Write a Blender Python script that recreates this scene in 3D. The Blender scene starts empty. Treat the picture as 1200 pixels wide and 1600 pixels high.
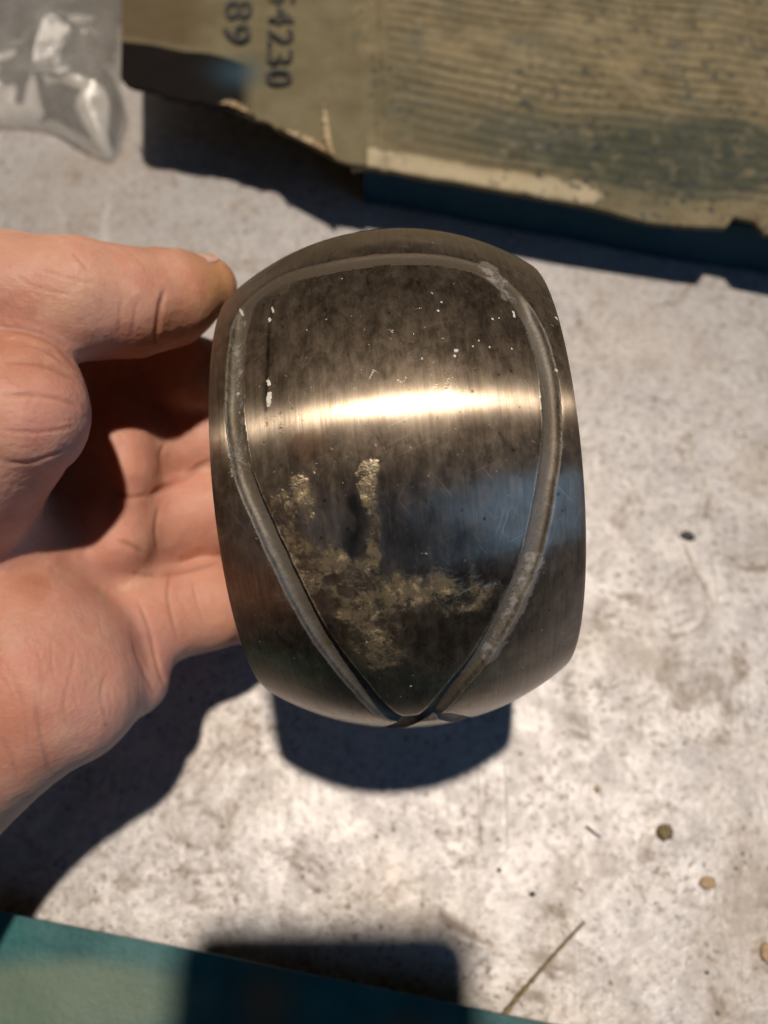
import bpy, bmesh, math, random
import numpy as np
from mathutils import Vector, Matrix, kdtree

random.seed(7)
rng = np.random.default_rng(7)
scene = bpy.context.scene

# ------------------------------------------------------------------ camera
TH = math.radians(23.0)          # camera leans 23 degrees from straight down
D0 = 0.254                       # metres to the table along the optical axis
FPX = 1200.0                     # focal length in photo pixels (1200 x 1600)
H = D0 * math.cos(TH)
CAM = np.array([0.0, 0.0, H])
UP = np.array([0.0, math.cos(TH), math.sin(TH)])
FW = np.array([0.0, math.sin(TH), -math.cos(TH)])
cam_d = bpy.data.cameras.new('camera')
cam = bpy.data.objects.new('camera', cam_d)
scene.collection.objects.link(cam)
cam.location = CAM
cam.rotation_euler = (TH, 0, 0)
cam_d.sensor_fit = 'VERTICAL'
cam_d.sensor_height = 24.0
cam_d.sensor_width = 18.0
cam_d.lens = 24.0 * FPX / 1600.0
cam_d.clip_start = 0.005
cam_d.clip_end = 50
cam_d.dof.use_dof = True
cam_d.dof.focus_distance = 0.138
cam_d.dof.aperture_fstop = 7.2
scene.camera = cam

# ------------------------------------------------------------------ light
world = bpy.data.worlds.new('World')
scene.world = world
world.use_nodes = True
bg = world.node_tree.nodes['Background']
bg.inputs[0].default_value = (0.40, 0.62, 1.0, 1)
bg.inputs[1].default_value = 0.004

def c2w(p):
    """camera frame in mm (x right, y down, z forward) -> world metres"""
    p = np.asarray(p, float) * 0.001
    return CAM + p[..., 0:1] * np.array([1.0, 0, 0]) - p[..., 1:2] * UP + p[..., 2:3] * FW

def pz(u, v, z):
    """photo pixel at a depth in mm -> camera frame in mm"""
    return np.array([(u - 600) / FPX * z, (v - 800) / FPX * z, z])

def px(u, v, h=0.0):
    """photo pixel -> world point on the level plane at height h (metres)"""
    d = (u - 600) / FPX * np.array([1.0, 0, 0]) - (v - 800) / FPX * UP + FW
    t = (h - CAM[2]) / d[2]
    return CAM + t * d

RR = 55.0                                        # ring sphere radius, mm
RC = np.array([0.0628, -0.1286, 3.2315]) * RR    # ring centre in the camera frame
ldir = np.array([0.035, -0.485, -0.874]); ldir /= np.linalg.norm(ldir)
lamp_d = bpy.data.lights.new('work_lamp', 'POINT')
lamp_d.energy = 430
lamp_d.color = (1.0, 0.885, 0.765)
lamp_d.shadow_soft_size = 0.062
lamp = bpy.data.objects.new('work_lamp', lamp_d)
lamp.location = c2w(RC + ldir * 3000.0)
scene.collection.objects.link(lamp)

def area(name, loc, target, sx, sy, energy, color):
    d = bpy.data.lights.new(name, 'AREA')
    d.shape = 'RECTANGLE'; d.size = sx; d.size_y = sy
    d.energy = energy; d.color = color
    o = bpy.data.objects.new(name, d)
    o.location = loc
    o.rotation_euler = (Vector(target) - Vector(loc)).to_track_quat('-Z', 'Y').to_euler()
    scene.collection.objects.link(o)
    return o
# daylight from a two-pane window behind the photographer, to the right
area('window_pane_light', (1.60, -0.70, 1.22), (0, 0.05, 0.05), 0.75, 0.20, 5.2, (0.26, 0.54, 1.0))
area('window_pane_light', (1.50, -1.12, 0.88), (0, 0.05, 0.05), 0.75, 0.15, 3.4, (0.26, 0.54, 1.0))

scene.view_settings.view_transform = 'Standard'
scene.view_settings.look = 'None'
scene.view_settings.exposure = 0.0
scene.view_settings.gamma = 1.0
scene.cycles.use_denoising = True
scene.cycles.max_bounces = 6
scene.cycles.use_adaptive_sampling = True
scene.cycles.adaptive_threshold = 0.03
scene.cycles.transparent_max_bounces = 16

# ------------------------------------------------------------------ helpers
def link(o, parent=None):
    scene.collection.objects.link(o)
    if parent is not None:
        o.parent = parent
    return o

def tag(o, label, cat=None, group=None, kind=None):
    if label: o['label'] = label
    if cat: o['category'] = cat
    if group: o['group'] = group
    if kind: o['kind'] = kind
    return o

def empty(name, loc=(0, 0, 0)):
    o = bpy.data.objects.new(name, None)
    o.empty_display_size = 0.01
    o.location = loc
    return link(o)

def mesh_obj(name, verts, faces, mat, parent=None, smooth=True, attrs=None):
    me = bpy.data.meshes.new(name)
    verts = np.asarray(verts, dtype=np.float32)
    if isinstance(faces, np.ndarray) and faces.ndim == 2:
        n, k = faces.shape
        me.vertices.add(len(verts)); me.vertices.foreach_set('co', verts.ravel())
        me.loops.add(n * k); me.loops.foreach_set('vertex_index', faces.astype(np.int32).ravel())
        me.polygons.add(n)
        me.polygons.foreach_set('loop_start', np.arange(0, n * k, k, dtype=np.int32))
        me.update(calc_edges=True); me.validate()
    else:
        me.from_pydata([tuple(map(float, v)) for v in verts], [], [tuple(map(int, f)) for f in faces])
        me.update()
    if smooth:
        me.polygons.foreach_set('use_smooth', np.ones(len(me.polygons), dtype=bool))
    if attrs:
        for k, a in attrs.items():
            at = me.attributes.new(k, 'FLOAT', 'POINT')
            at.data.foreach_set('value', np.asarray(a, dtype=np.float32))
    if mat: me.materials.append(mat)
    o = bpy.data.objects.new(name, me)
    return link(o, parent)

def grid_faces(nu, nv, wrap_u=False):
    iu = np.arange(nu if wrap_u else nu - 1); iv = np.arange(nv - 1)
    A, B = np.meshgrid(iu, iv, indexing='ij')
    a = A * nv + B; b = ((A + 1) % nu) * nv + B
    return np.stack([a, b, b + 1, a + 1], -1).reshape(-1, 4)

def hash3(i, j, k, s=0):
    n = (i * 73856093) ^ (j * 19349663) ^ (k * 83492791) ^ (s * 2654435761 & 0x7fffffff)
    n = n & 0x7fffffff
    n = (n ^ (n >> 13)) * 1274126177 & 0x7fffffff
    n = (n ^ (n >> 16)) * 668265263 & 0x7fffffff
    return ((n ^ (n >> 15)) & 0xffffff) / float(0xffffff)

def vnoise(p, seed=0):
    p = np.asarray(p, float)
    f = np.floor(p).astype(np.int64); t = p - f
    t = t * t * (3 - 2 * t)
    r = 0
    for dx in (0, 1):
        for dy in (0, 1):
            for dz in (0, 1):
                w = (t[..., 0] if dx else 1 - t[..., 0]) * (t[..., 1] if dy else 1 - t[..., 1]) * (t[..., 2] if dz else 1 - t[..., 2])
                r = r + w * hash3(f[..., 0] + dx, f[..., 1] + dy, f[..., 2] + dz, seed)
    return r * 2 - 1

def fbm(p, oct=4, seed=0):
    r = 0; a = 1.0; p = np.asarray(p, float)
    for o in range(oct):
        r = r + a * vnoise(p * 2.0 ** o, seed + o); a *= 0.5
    return r

class NT:
    """small node-tree writer"""
    def __init__(s, name):
        s.m = bpy.data.materials.new(name); s.m.use_nodes = True
        s.t = s.m.node_tree; s.t.nodes.clear()
        s.out = s.n('ShaderNodeOutputMaterial')
    def n(s, typ, **kw):
        nd = s.t.nodes.new(typ)
        for k, v in kw.items(): setattr(nd, k, v)
        return nd
    def set(s, sock, v):
        if isinstance(v, bpy.types.NodeSocket): s.t.links.new(v, sock)
        elif isinstance(v, (tuple, list)) and len(v) == 3 and sock.type == 'RGBA': sock.default_value = (*v, 1)
        else: sock.default_value = v
    def coord(s, kind='Object'):
        return s.n('ShaderNodeTexCoord').outputs[kind]
    def mapping(s, vec, scale=(1, 1, 1), loc=(0, 0, 0), rot=(0, 0, 0)):
        m = s.n('ShaderNodeMapping'); s.set(m.inputs[0], vec)
        m.inputs['Scale'].default_value = scale; m.inputs['Location'].default_value = loc; m.inputs['Rotation'].default_value = rot
        return m.outputs[0]
    def noise(s, vec, scale, detail=4, rough=0.5, dist=0.0, w=None):
        nd = s.n('ShaderNodeTexNoise')
        s.set(nd.inputs['Vector'], vec)
        nd.inputs['Scale'].default_value = scale; nd.inputs['Detail'].default_value = detail
        nd.inputs['Roughness'].default_value = rough; nd.inputs['Distortion'].default_value = dist
        return nd.outputs['Fac']
    def voro(s, vec, scale, feature='F1', out='Distance', rnd=1.0):
        nd = s.n('ShaderNodeTexVoronoi', feature=feature)
        s.set(nd.inputs['Vector'], vec); nd.inputs['Scale'].default_value = scale
        nd.inputs['Randomness'].default_value = rnd
        return nd.outputs[out]
    def ramp(s, fac, a, b, lo=0.0, hi=1.0):
        nd = s.n('ShaderNodeMapRange', interpolation_type='SMOOTHSTEP')
        s.set(nd.inputs['Value'], fac)
        nd.inputs['From Min'].default_value = a; nd.inputs['From Max'].default_value = b
        nd.inputs['To Min'].default_value = lo; nd.inputs['To Max'].default_value = hi
        return nd.outputs['Result']
    def math(s, op, a, b=0.0, c=None):
        nd = s.n('ShaderNodeMath', operation=op)
        s.set(nd.inputs[0], a); s.set(nd.inputs[1], b)
        if c is not None: s.set(nd.inputs[2], c)
        return nd.outputs[0]
    def mix(s, fac, a, b, mode='MIX'):
        nd = s.n('ShaderNodeMix', data_type='RGBA', blend_type=mode)
        s.set(nd.inputs['Factor'], fac); s.set(nd.inputs['A'], a); s.set(nd.inputs['B'], b)
        return nd.outputs['Result']
    def attr(s, name):
        return s.n('ShaderNodeAttribute', attribute_name=name).outputs['Fac']
    def bump(s, h, strength=0.3, dist=0.001, normal=None):
        nd = s.n('ShaderNodeBump'); s.set(nd.inputs['Height'], h)
        nd.inputs['Strength'].default_value = strength; nd.inputs['Distance'].default_value = dist
        if normal is not None: s.set(nd.inputs['Normal'], normal)
        return nd.outputs[0]
    def bsdf(s, **kw):
        b = s.n('ShaderNodeBsdfPrincipled')
        for k, v in kw.items(): s.set(b.inputs[k.replace('_', ' ')], v)
        s.t.links.new(b.outputs[0], s.out.inputs[0])
        return b

# ------------------------------------------------------------------ tabletop
def mat_table():
    n = NT('dirty_bare_metal_tabletop')
    co = n.coord('Object')
    big = n.noise(co, 14, 3, 0.6)
    mid = n.noise(co, 75, 4, 0.7, 0.5)
    fine = n.noise(co, 420, 4, 0.75)
    blot = n.noise(n.mapping(co, (1, 1, 1), (3.1, 1.7, 0)), 36, 5, 0.75, 1.2)
    mot = n.math('ADD', n.math('MULTIPLY', mid, 0.65), n.math('MULTIPLY', fine, 0.35))
    col = n.mix(n.ramp(mot, 0.38, 0.62), (0.40, 0.375, 0.36), (0.50, 0.477, 0.463))
    col = n.mix(n.ramp(fine, 0.54, 0.72, 0.0, 0.35), col, (0.62, 0.60, 0.59))
    col = n.mix(n.ramp(fine, 0.46, 0.32, 0.0, 0.6), col, (0.19, 0.155, 0.12))
    col = n.mix(n.ramp(blot, 0.52, 0.72, 0.0, 0.7), col, (0.26, 0.19, 0.125))
    col = n.mix(n.ramp(big, 0.48, 0.72, 0.0, 0.45), col, (0.33, 0.265, 0.19))
    # dark specks
    sp = n.voro(n.mapping(co, (1, 1, 1), (0.31, 0.77, 0)), 210)
    spm = n.math('MULTIPLY', n.ramp(sp, 0.08, 0.20, 1, 0), n.ramp(mid, 0.50, 0.42))
    col = n.mix(n.math('MULTIPLY', spm, 0.8), col, (0.11, 0.085, 0.06))
    irr = n.math('MULTIPLY', n.ramp(n.noise(n.mapping(co, (1, 1, 1), (9, 3, 0)), 560, 2, 0.5, 0.4), 0.61, 0.66), n.ramp(n.noise(n.mapping(co, (1, 1, 1), (2, 8, 0)), 45, 3, 0.6), 0.40, 0.62))
    col = n.mix(n.math('MULTIPLY', irr, 0.75), col, (0.13, 0.105, 0.08))
    # a few long thin scratches and hair-like stains, each in its own direction
    scr = None
    for i, (ang, sc, lo_) in enumerate(((38, 30, 0.55), (-57, 26, 0.57), (112, 28, 0.57))):
        warp = n.n('ShaderNodeVectorMath', operation='ADD'); n.set(warp.inputs[0], n.mapping(co, (1, 0.06, 1), (0.3 * i, 0.11 * i, 0), (0, 0, math.radians(ang))))
        sv = n.n('ShaderNodeVectorMath', operation='SCALE'); n.set(sv.inputs[0], n.n('ShaderNodeTexNoise').outputs['Color']); sv.inputs['Scale'].default_value = 0.0015
        n.set(sv.inputs[0].links[0].from_node.inputs['Vector'], co); sv.inputs[0].links[0].from_node.inputs['Scale'].default_value = 30
        n.set(warp.inputs[1], sv.outputs[0])
        e = n.voro(warp.outputs[0], sc, 'DISTANCE_TO_EDGE')
        m = n.math('MULTIPLY', n.ramp(e, 0.0, 0.008, 1, 0), n.ramp(n.noise(n.mapping(co, (1, 1, 1), (i * 2.3, 1, 0)), 20, 2), lo_, lo_ + 0.08))
        scr = m if scr is None else n.math('MAXIMUM', scr, m)
    col = n.mix(n.math('MULTIPLY', scr, 0.42), col, n.mix(n.ramp(big, 0.45, 0.55), (0.20, 0.155, 0.11), (0.68, 0.65, 0.62)))
    rough = n.math('ADD', n.ramp(mot, 0.40, 0.62, 0.60, 0.53), n.math('MULTIPLY', n.ramp(blot, 0.53, 0.72), 0.2))
    hgt = n.math('ADD', n.math('MULTIPLY', fine, 0.6), n.math('MULTIPLY', mid, 0.22))
    hgt = n.math('SUBTRACT', hgt, n.math('MULTIPLY', scr, 0.15))
    n.bsdf(Base_Color=col, Metallic=n.ramp(mid, 0.40, 0.65, 0.60, 0.68), Roughness=rough, Normal=n.bump(hgt, 0.5, 0.0009))
    return n.m

def build_table():
    N = 120
    xs = np.linspace(-0.6, 0.6, N); ys = np.linspace(-0.15, 0.7, N)
    X, Y = np.meshgrid(xs, ys, indexing='ij')
    Z = 0.0003 * fbm(np.stack([X * 18, Y * 18, X * 0], -1), 3, 3) - 0.0004
    o = mesh_obj('tabletop', np.stack([X, Y, Z], -1).reshape(-1, 3), grid_faces(N, N), mat_table())
    tag(o, 'pale grey worn metal tabletop, mottled with specks, stains and scratches', None, None, 'structure')
build_table()

# ------------------------------------------------------------------ steel ring
GROOVE = [(640,1133),(612,1121),(561,1073),(484,967),(431,860),(384,753),(373,703),(366,650),(366,597),(371,530),(385,480),
          (433,441),(513,418),(620,404),(700,408),(753,423),(796,454),(830,501),(850,554),(859,597),(863,650),(862,703),
          (855,753),(833,860),(800,940),(756,1020),(713,1073),(673,1116)]
AX = np.array([math.cos(.0913) * math.cos(-.033), -math.sin(.0913) * math.cos(-.033), math.sin(-.033)])

def world_dir(v):
    return v[0] * np.array([1.0, 0, 0]) - v[1] * UP + v[2] * FW

def ring_frame():
    za = world_dir(AX); za /= np.linalg.norm(za)           # local z: the ring's axis
    xa = world_dir(np.array([0, 0, -1.0]))                 # local x: roughly towards the camera
    xa -= za * xa.dot(za); xa /= np.linalg.norm(xa)
    ya = np.cross(za, xa)
    c = c2w(RC)
    return np.stack([xa, ya, za], 1), np.asarray(c).reshape(3)

RM, RO = ring_frame()
def to_ring(pw):
    return (np.asarray(pw) - RO) @ RM * 1000.0             # local mm

def px_on_ring(u, v):
    d = np.array([(u - 600) / FPX, (v - 800) / FPX, 1.0]); d /= np.linalg.norm(d)
    b = d.dot(RC); disc = b * b - RC.dot(RC) + RR * RR
    t = b - math.sqrt(max(disc, 0.0))
    return to_ring(c2w(d * t)).reshape(3)

def catmull(P, closed=True, n=24):
    P = np.asarray(P, float); N = len(P); out = []
    for i in range(N if closed else N - 1):
        if closed: p0, p1, p2, p3 = P[i - 1], P[i], P[(i + 1) % N], P[(i + 2) % N]
        else: p0, p1, p2, p3 = P[max(i - 1, 0)], P[i], P[i + 1], P[min(i + 2, N - 1)]
        for t in np.linspace(0, 1, n, endpoint=False):
            out.append(0.5 * (2 * p1 + (p2 - p0) * t + (2 * p0 - 5 * p1 + 4 * p2 - p3) * t * t + (3 * p1 - p0 - 3 * p2 + p3) * t ** 3))
    return np.array(out)

def mat_ring(groove=False):
    n = NT('groove_dull_steel' if groove else 'worn_dark_bearing_steel')
    co = n.coord('Object')                       # local metres, z along the axis
    geo = n.attr('psi')                          # arc length round the ring, metres
    sep = n.n('ShaderNodeSeparateXYZ'); n.set(sep.inputs[0], co)
    cmb = n.n('ShaderNodeCombineXYZ'); n.set(cmb.inputs[0], geo); n.set(cmb.inputs[1], sep.outputs[2])
    uv = cmb.outputs[0]                          # (arc, axial)
    brush = n.noise(n.mapping(uv, (40, 1300, 1)), 1.0, 4, 0.65)        # fine lathe lines round the ring
    smear = n.noise(n.mapping(uv, (35, 110, 1), (7, 2, 0)), 1.0, 4, 0.68, 0.5)
    cloud = n.noise(co, 46, 4, 0.65, 0.6)
    fine = n.noise(co, 420, 5, 0.7)
    micro = n.noise(co, 1500, 3, 0.6)
    gold, grey, pale, rust = n.attr('gold'), n.attr('grey'), n.attr('pale'), n.attr('rust')
    dark_patch = n.attr('dark_patch')
    gm = n.ramp(n.math('ADD', gold, n.math('MULTIPLY', n.math('SUBTRACT', n.noise(co, 130, 5, 0.75), 0.5), 1.7)), 0.22, 0.70)
    gym = n.ramp(n.math('ADD', grey, n.math('MULTIPLY', n.math('SUBTRACT', n.noise(co, 330, 5, 0.75), 0.5), 2.4)), 0.40, 0.85)
    pm = n.ramp(n.math('ADD', pale, n.math('MULTIPLY', n.math('SUBTRACT', n.noise(co, 900, 4, 0.7), 0.5), 2.6)), 0.45, 0.75)
    rm = n.ramp(n.math('ADD', rust, n.math('MULTIPLY', n.math('SUBTRACT', n.noise(co, 240, 5, 0.7), 0.5), 1.2)), 0.35, 0.75)
    if groove:
        base = n.mix(n.ramp(cloud, 0.35, 0.65), (0.115, 0.088, 0.055), (0.160, 0.138, 0.112))
        base = n.mix(n.ramp(fine, 0.45, 0.72, 0, 0.5), base, (0.17, 0.152, 0.128))
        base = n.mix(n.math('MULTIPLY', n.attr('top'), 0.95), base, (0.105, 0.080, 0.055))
        base = n.mix(n.math('MULTIPLY', gym, n.ramp(n.noise(co, 500, 4, 0.7), 0.40, 0.62, 0.05, 0.9)), base, (0.31, 0.29, 0.265))
        base = n.mix(n.math('MULTIPLY', pm, 0.8), base, (0.62, 0.58, 0.52))
        base = n.mix(n.math('MULTIPLY', n.attr('rim'), n.ramp(fine, 0.35, 0.6, 0.95, 0.55)), base, (0.018, 0.014, 0.010))   # recess shade painted as dark lines along the groove edges
        base = n.mix(n.math('MULTIPLY', n.ramp(micro, 0.55, 0.7), 0.35), base, (0.05, 0.04, 0.03))
        h = n.math('ADD', n.math('MULTIPLY', fine, 1.0), n.math('MULTIPLY', gym, 0.9))
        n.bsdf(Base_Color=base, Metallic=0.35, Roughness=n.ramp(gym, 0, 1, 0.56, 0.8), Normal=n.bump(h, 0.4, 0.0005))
        return n.m
    patch = n.noise(n.mapping(uv, (220, 380, 1), (4, 2, 7)), 1.0, 6, 0.78, 0.3)
    tone = n.math('ADD', n.math('MULTIPLY', cloud, 0.45), n.math('ADD', n.math('MULTIPLY', smear, 0.25), n.math('MULTIPLY', patch, 0.30)))
    base = n.mix(n.ramp(tone, 0.38, 0.62), (0.122, 0.090, 0.062), (0.218, 0.168, 0.120))
    base = n.mix(n.ramp(patch, 0.52, 0.70, 0, 0.32), base, (0.26, 0.215, 0.17))
    base = n.mix(n.ramp(brush, 0.50, 0.70, 0, 0.25), base, (0.24, 0.20, 0.16))
    base = n.mix(n.ramp(brush, 0.48, 0.32, 0, 0.25), base, (0.035, 0.028, 0.021))
    base = n.mix(n.math('MULTIPLY', rm, 0.55), base, (0.10, 0.045, 0.022))
    base = n.mix(n.math('MULTIPLY', dark_patch, n.ramp(tone, 0.4, 0.6, 1.0, 0.55)), base, (0.034, 0.028, 0.022))
    gf = n.math('MULTIPLY', gm, n.ramp(n.noise(co, 280, 5, 0.78), 0.36, 0.58, 0.2, 1.0))
    goldc = n.mix(n.ramp(fine, 0.50, 0.68), (0.15, 0.115, 0.066), n.mix(gold, (0.20, 0.155, 0.095), (0.56, 0.44, 0.25)))
    base = n.mix(n.math('MULTIPLY', gf, 0.9), base, goldc)
    base = n.mix(n.math('MULTIPLY', gym, 0.55), base, (0.30, 0.275, 0.25))
    base = n.mix(n.math('MULTIPLY', pm, 0.9), base, (0.70, 0.67, 0.62))
    pit = n.math('MULTIPLY', n.ramp(n.voro(co, 520), 0.10, 0.22, 1, 0), n.ramp(patch, 0.5, 0.40))
    base = n.mix(n.math('MULTIPLY', pit, 0.7), base, (0.02, 0.016, 0.013))
    for ang_, off_ in ((22, 1.3), (-35, 5.1), (70, 8.7)):      # stray handling scratches
        sc_ = n.noise(n.mapping(n.mapping(uv, (1, 1, 1), (0, 0, 0), (0, 0, math.radians(ang_))), (70, 3200, 1), (off_, off_, 0)), 1.0, 1, 0.5)
        base = n.mix(n.math('MULTIPLY', n.ramp(sc_, 0.69, 0.74), n.ramp(cloud, 0.45, 0.6, 0.05, 0.38)), base, (0.40, 0.35, 0.28))
    base = n.mix(n.math('MULTIPLY', n.attr('lip'), n.ramp(patch, 0.40, 0.58, 0.15, 0.8)), base, (0.48, 0.42, 0.34))   # worn arris of the groove, its catch-light painted in as a bright line
    dirt = n.math('MAXIMUM', gf, n.math('MAXIMUM', n.math('MULTIPLY', gym, 0.8), pm))
    h = n.math('ADD', n.math('MULTIPLY', brush, 0.30), n.math('MULTIPLY', dirt, n.math('MULTIPLY', fine, 1.0)))
    nrm = n.bump(h, 0.5, 0.0004)
    tan = n.n('ShaderNodeTangent', direction_type='RADIAL', axis='Z')
    # bare turned metal: sharp round the ring, spread along its axis by the lathe lines
    A = n.bsdf(Base_Color=n.mix(1.0, base, (1.95, 2.08, 2.2), 'MULTIPLY'), Metallic=1.0, Roughness=n.ramp(smear, 0.35, 0.65, 0.31, 0.37), Anisotropic=1.0, Normal=nrm)
    # oxide and oil film over it: duller and wider
    B = n.bsdf(Base_Color=n.mix(1.0, base, (1.05, 1.02, 0.98), 'MULTIPLY'), Metallic=n.math('SUBTRACT', 0.62, n.math('MULTIPLY', dirt, 0.3)), Roughness=n.math('ADD', 0.54, n.math('MULTIPLY', dirt, 0.12)), Anisotropic=0.45, Normal=nrm)
    for b in (A, B):
        b.inputs['Anisotropic Rotation'].default_value = 0.25
        n.t.links.new(tan.outputs[0], b.inputs['Tangent'])
    mx = n.n('ShaderNodeMixShader')
    fac = n.math('MAXIMUM', n.ramp(patch, 0.36, 0.62, 0.28, 0.54), dirt)
    n.set(mx.inputs[0], fac)
    n.t.links.new(A.outputs[0], mx.inputs[1]); n.t.links.new(B.outputs[0], mx.inputs[2]); n.t.links.new(mx.outputs[0], n.out.inputs[0])
    return n.m

def blob(P, pts, r):
    """soft patch round a list of photo points lying on the ring: (u, v[, radius mm])"""
    out = np.zeros(len(P))
    if r > 1.0: P = P + WARP
    for q in pts:
        c = px_on_ring(q[0], q[1]); rr = q[2] if len(q) > 2 else r
        d = np.linalg.norm(P - c, axis=1) / rr
        out = np.maximum(out, np.clip(1.25 - d, 0, 1))
    return out

def stroke(P, pts, r):
    """soft band along a line of photo points on the ring"""
    if r > 1.0: P = P + WARP * min(1.0, r / 3.5)
    Q = np.array([px_on_ring(*q) for q in pts])
    out = np.full(len(P), 1e9)
    for a, b in zip(Q[:-1], Q[1:]):
        t = np.clip(((P - a) @ (b - a)) / max((b - a).dot(b - a), 1e-9), 0, 1)
        out = np.minimum(out, np.linalg.norm(P - (a + t[:, None] * (b - a)), axis=1))
    return np.clip(1.25 - out / r, 0, 1)

def build_ring():
    root = empty('bearing_ring', RO)
    root.matrix_world = Matrix.LocRotScale(Vector(RO), Matrix([list(r) for r in RM]).to_quaternion(), None)
    tag(root, 'worn dark steel bearing ring with a loop groove, gripped in the hand', 'bearing ring')
    W = 0.5888 * RR
    NP, NS = 1300, 440
    psi = np.linspace(-math.pi, math.pi, NP, endpoint=False)
    # axial stations, with a rounded arris at either end
    s = np.linspace(-W, W, NS)
    r0 = np.sqrt(RR * RR - s * s)
    e = 1.0
    k = np.clip((np.abs(s) - (W - e)) / e, 0, 1)
    r = r0 - e * 0.8 * (1 - np.sqrt(np.clip(1 - k * k, 0, 1)))
    PS, S = np.meshgrid(psi, s, indexing='ij'); Rg = np.broadcast_to(r, PS.shape)
    sph = np.stack([Rg * np.cos(PS), Rg * np.sin(PS), S], -1).reshape(-1, 3)
    # groove path: front lobe from the photo, the back lobe is its continuation
    g = np.array([px_on_ring(*q) for q in GROOVE])
    gp = np.unwrap(np.arctan2(g[:, 1], g[:, 0])); gs = g[:, 2]
    pc = (gp[0] + gp[-1]) / 2 ; sc = (gs[0] + gs[-1]) / 2
    pc -= 0.03
    fl = np.stack([gp, gs / RR], 1)
    fl = np.vstack([[pc, sc / RR], fl[1:-0 or None]])
    bl = np.stack([2 * pc - fl[1:, 0], 2 * sc / RR - fl[1:, 1]], 1)
    path = catmull(np.vstack([fl, [[pc, sc / RR]], bl]), True, 60)
    gr = np.sqrt(np.clip(1 - path[:, 1] ** 2, 0, 1))
    gxyz = RR * np.stack([gr * np.cos(path[:, 0]), gr * np.sin(path[:, 0]), path[:, 1]], 1)
    kd = kdtree.KDTree(len(gxyz))
    for i, q in enumerate(gxyz): kd.insert(q, i)
    kd.balance()
    dist = np.array([kd.find(q)[2] for q in sph])
    wob = vnoise(sph * 0.35, 5) * 0.10 + vnoise(sph * 1.4, 6) * 0.05
    HW = 2.0; DEP = 1.5
    global WARP
    WARP = np.zeros((len(sph), 3))
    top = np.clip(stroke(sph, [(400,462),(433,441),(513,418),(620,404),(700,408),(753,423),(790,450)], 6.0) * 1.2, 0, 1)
    q = dist / (HW + wob)
    dep = np.where(q < 1, DEP * (1 - 0.72 * top) * np.clip(1 - np.clip(q, 0, 1) ** 3.0, 0, 1) ** (0.62 + 0.7 * top), 0.0)
    lip = 0.05 * np.exp(-((dist - HW - 0.25) / 0.3) ** 2)
    nrm = sph / np.linalg.norm(sph, axis=1, keepdims=True)
    P = sph - nrm * (dep + lip)[:, None]
    P = P + nrm * (vnoise(sph * 0.12, 9) * 0.02)[:, None]
    # stains and dark patches: where they sit on this ring; their outlines are made ragged
    WARP = np.stack([fbm(sph * 0.28 + k_ * 17.3, 4, 200 + k_) for k_ in range(3)], 1) * 1.2
    gold = np.maximum.reduce([
        stroke(sph, [(575,735),(578,800),(584,860),(590,960)], 2.0),
        stroke(sph, [(470,760),(480,800)], 2.1),
        stroke(sph, [(455,870),(478,930)], 1.4), stroke(sph, [(485,945),(510,1000)], 1.2),
        0.85 * stroke(sph, [(470,880),(540,895),(590,930)], 6.5),
        0.75 * stroke(sph, [(530,900),(570,960),(600,1020)], 6.0),
        0.75 * stroke(sph, [(620,930),(690,925),(745,930)], 4.5),
        0.5 * blob(sph, [(600,1020),(690,900)], 3.0),
        0.5 * stroke(sph, [(440,800),(470,900)], 4.0)])
    gold = gold * (1 - 0.9 * np.maximum.reduce([stroke(sph, [(545,780),(555,850)], 2.4), blob(sph, [(515,905),(548,925)], 1.8)]))
    grey = np.maximum.reduce([
        stroke(sph, [(762,415),(780,440),(795,462)], 2.4) * 1.05,
        stroke(sph, [(838,880),(815,935),(790,985),(762,1030)], 1.9) * 1.1,
        0.55 * stroke(sph, [(372,500),(366,560),(368,640),(378,730)], 2.4),
        0.36 * blob(sph, [(545,490,3.5),(560,470,3),(566,500,2),(600,520,2)], 2.5),
        0 * stroke(sph, [(480,690),(560,700)], 1.0)])
    pale = np.maximum.reduce([
        stroke(sph, [(419,596),(420,600)], 0.42), stroke(sph, [(421,616),(419,632)], 0.62), stroke(sph, [(425,480),(427,487)], 0.36), stroke(sph, [(421,497),(422,501)], 0.42),
        blob(sph, [(714,548,0.6),(711,556,0.35)], 0.6), stroke(sph, [(374,482),(376,488)], 0.36),
        stroke(sph, [(590,582),(584,578),(578,590)], 0.22), stroke(sph, [(802,487),(804,495)], 0.28),
        blob(sph, [(675,458,.35),(685,485,.3),(690,472,.3),(770,498,.35),(780,497,.3),(739,541,.3),(748,532,.25),(800,545,.25),(660,560,.3),
                   (642,1072,.3),(626,1088,.25),(573,1003,.25),(817,1043,.3),(765,542,.25),(707,590,.25),(870,497,.45),(870,578,.4),(365,640,.35),(363,610,.45)], 0.3)])
    pale = np.where(pale > 0, pale, 0)
    rust = np.maximum.reduce([stroke(sph, [(430,830),(470,870)], 6.0), blob(sph, [(685,1030,1.6),(698,758,1.2),(480,700,5)], 2), 0.6 * stroke(sph, [(345,700),(360,900)], 4)])
    dark_patch = np.maximum.reduce([0.85 * stroke(sph, [(650,790),(740,900),(740,1000),(650,1070)], 13), 0.85 * stroke(sph, [(500,1010),(560,1070),(640,1090)], 10),  # large lower strokes paint a dark reflection into the base colour
                              stroke(sph, [(548,780),(553,850)], 2.6), 0.25 * blob(sph, [(560,450,11),(700,470,13),(650,520,9)], 9),
                              stroke(sph, [(427,470),(420,530),(418,580),(416,640)], 0.5)])
    arc = (PS * RR * 0.001).ravel()
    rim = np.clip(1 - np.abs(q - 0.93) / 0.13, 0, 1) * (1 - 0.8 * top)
    lipa = np.clip(1 - np.abs(q - 1.13) / 0.085, 0, 1) * (1 - top)
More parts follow.
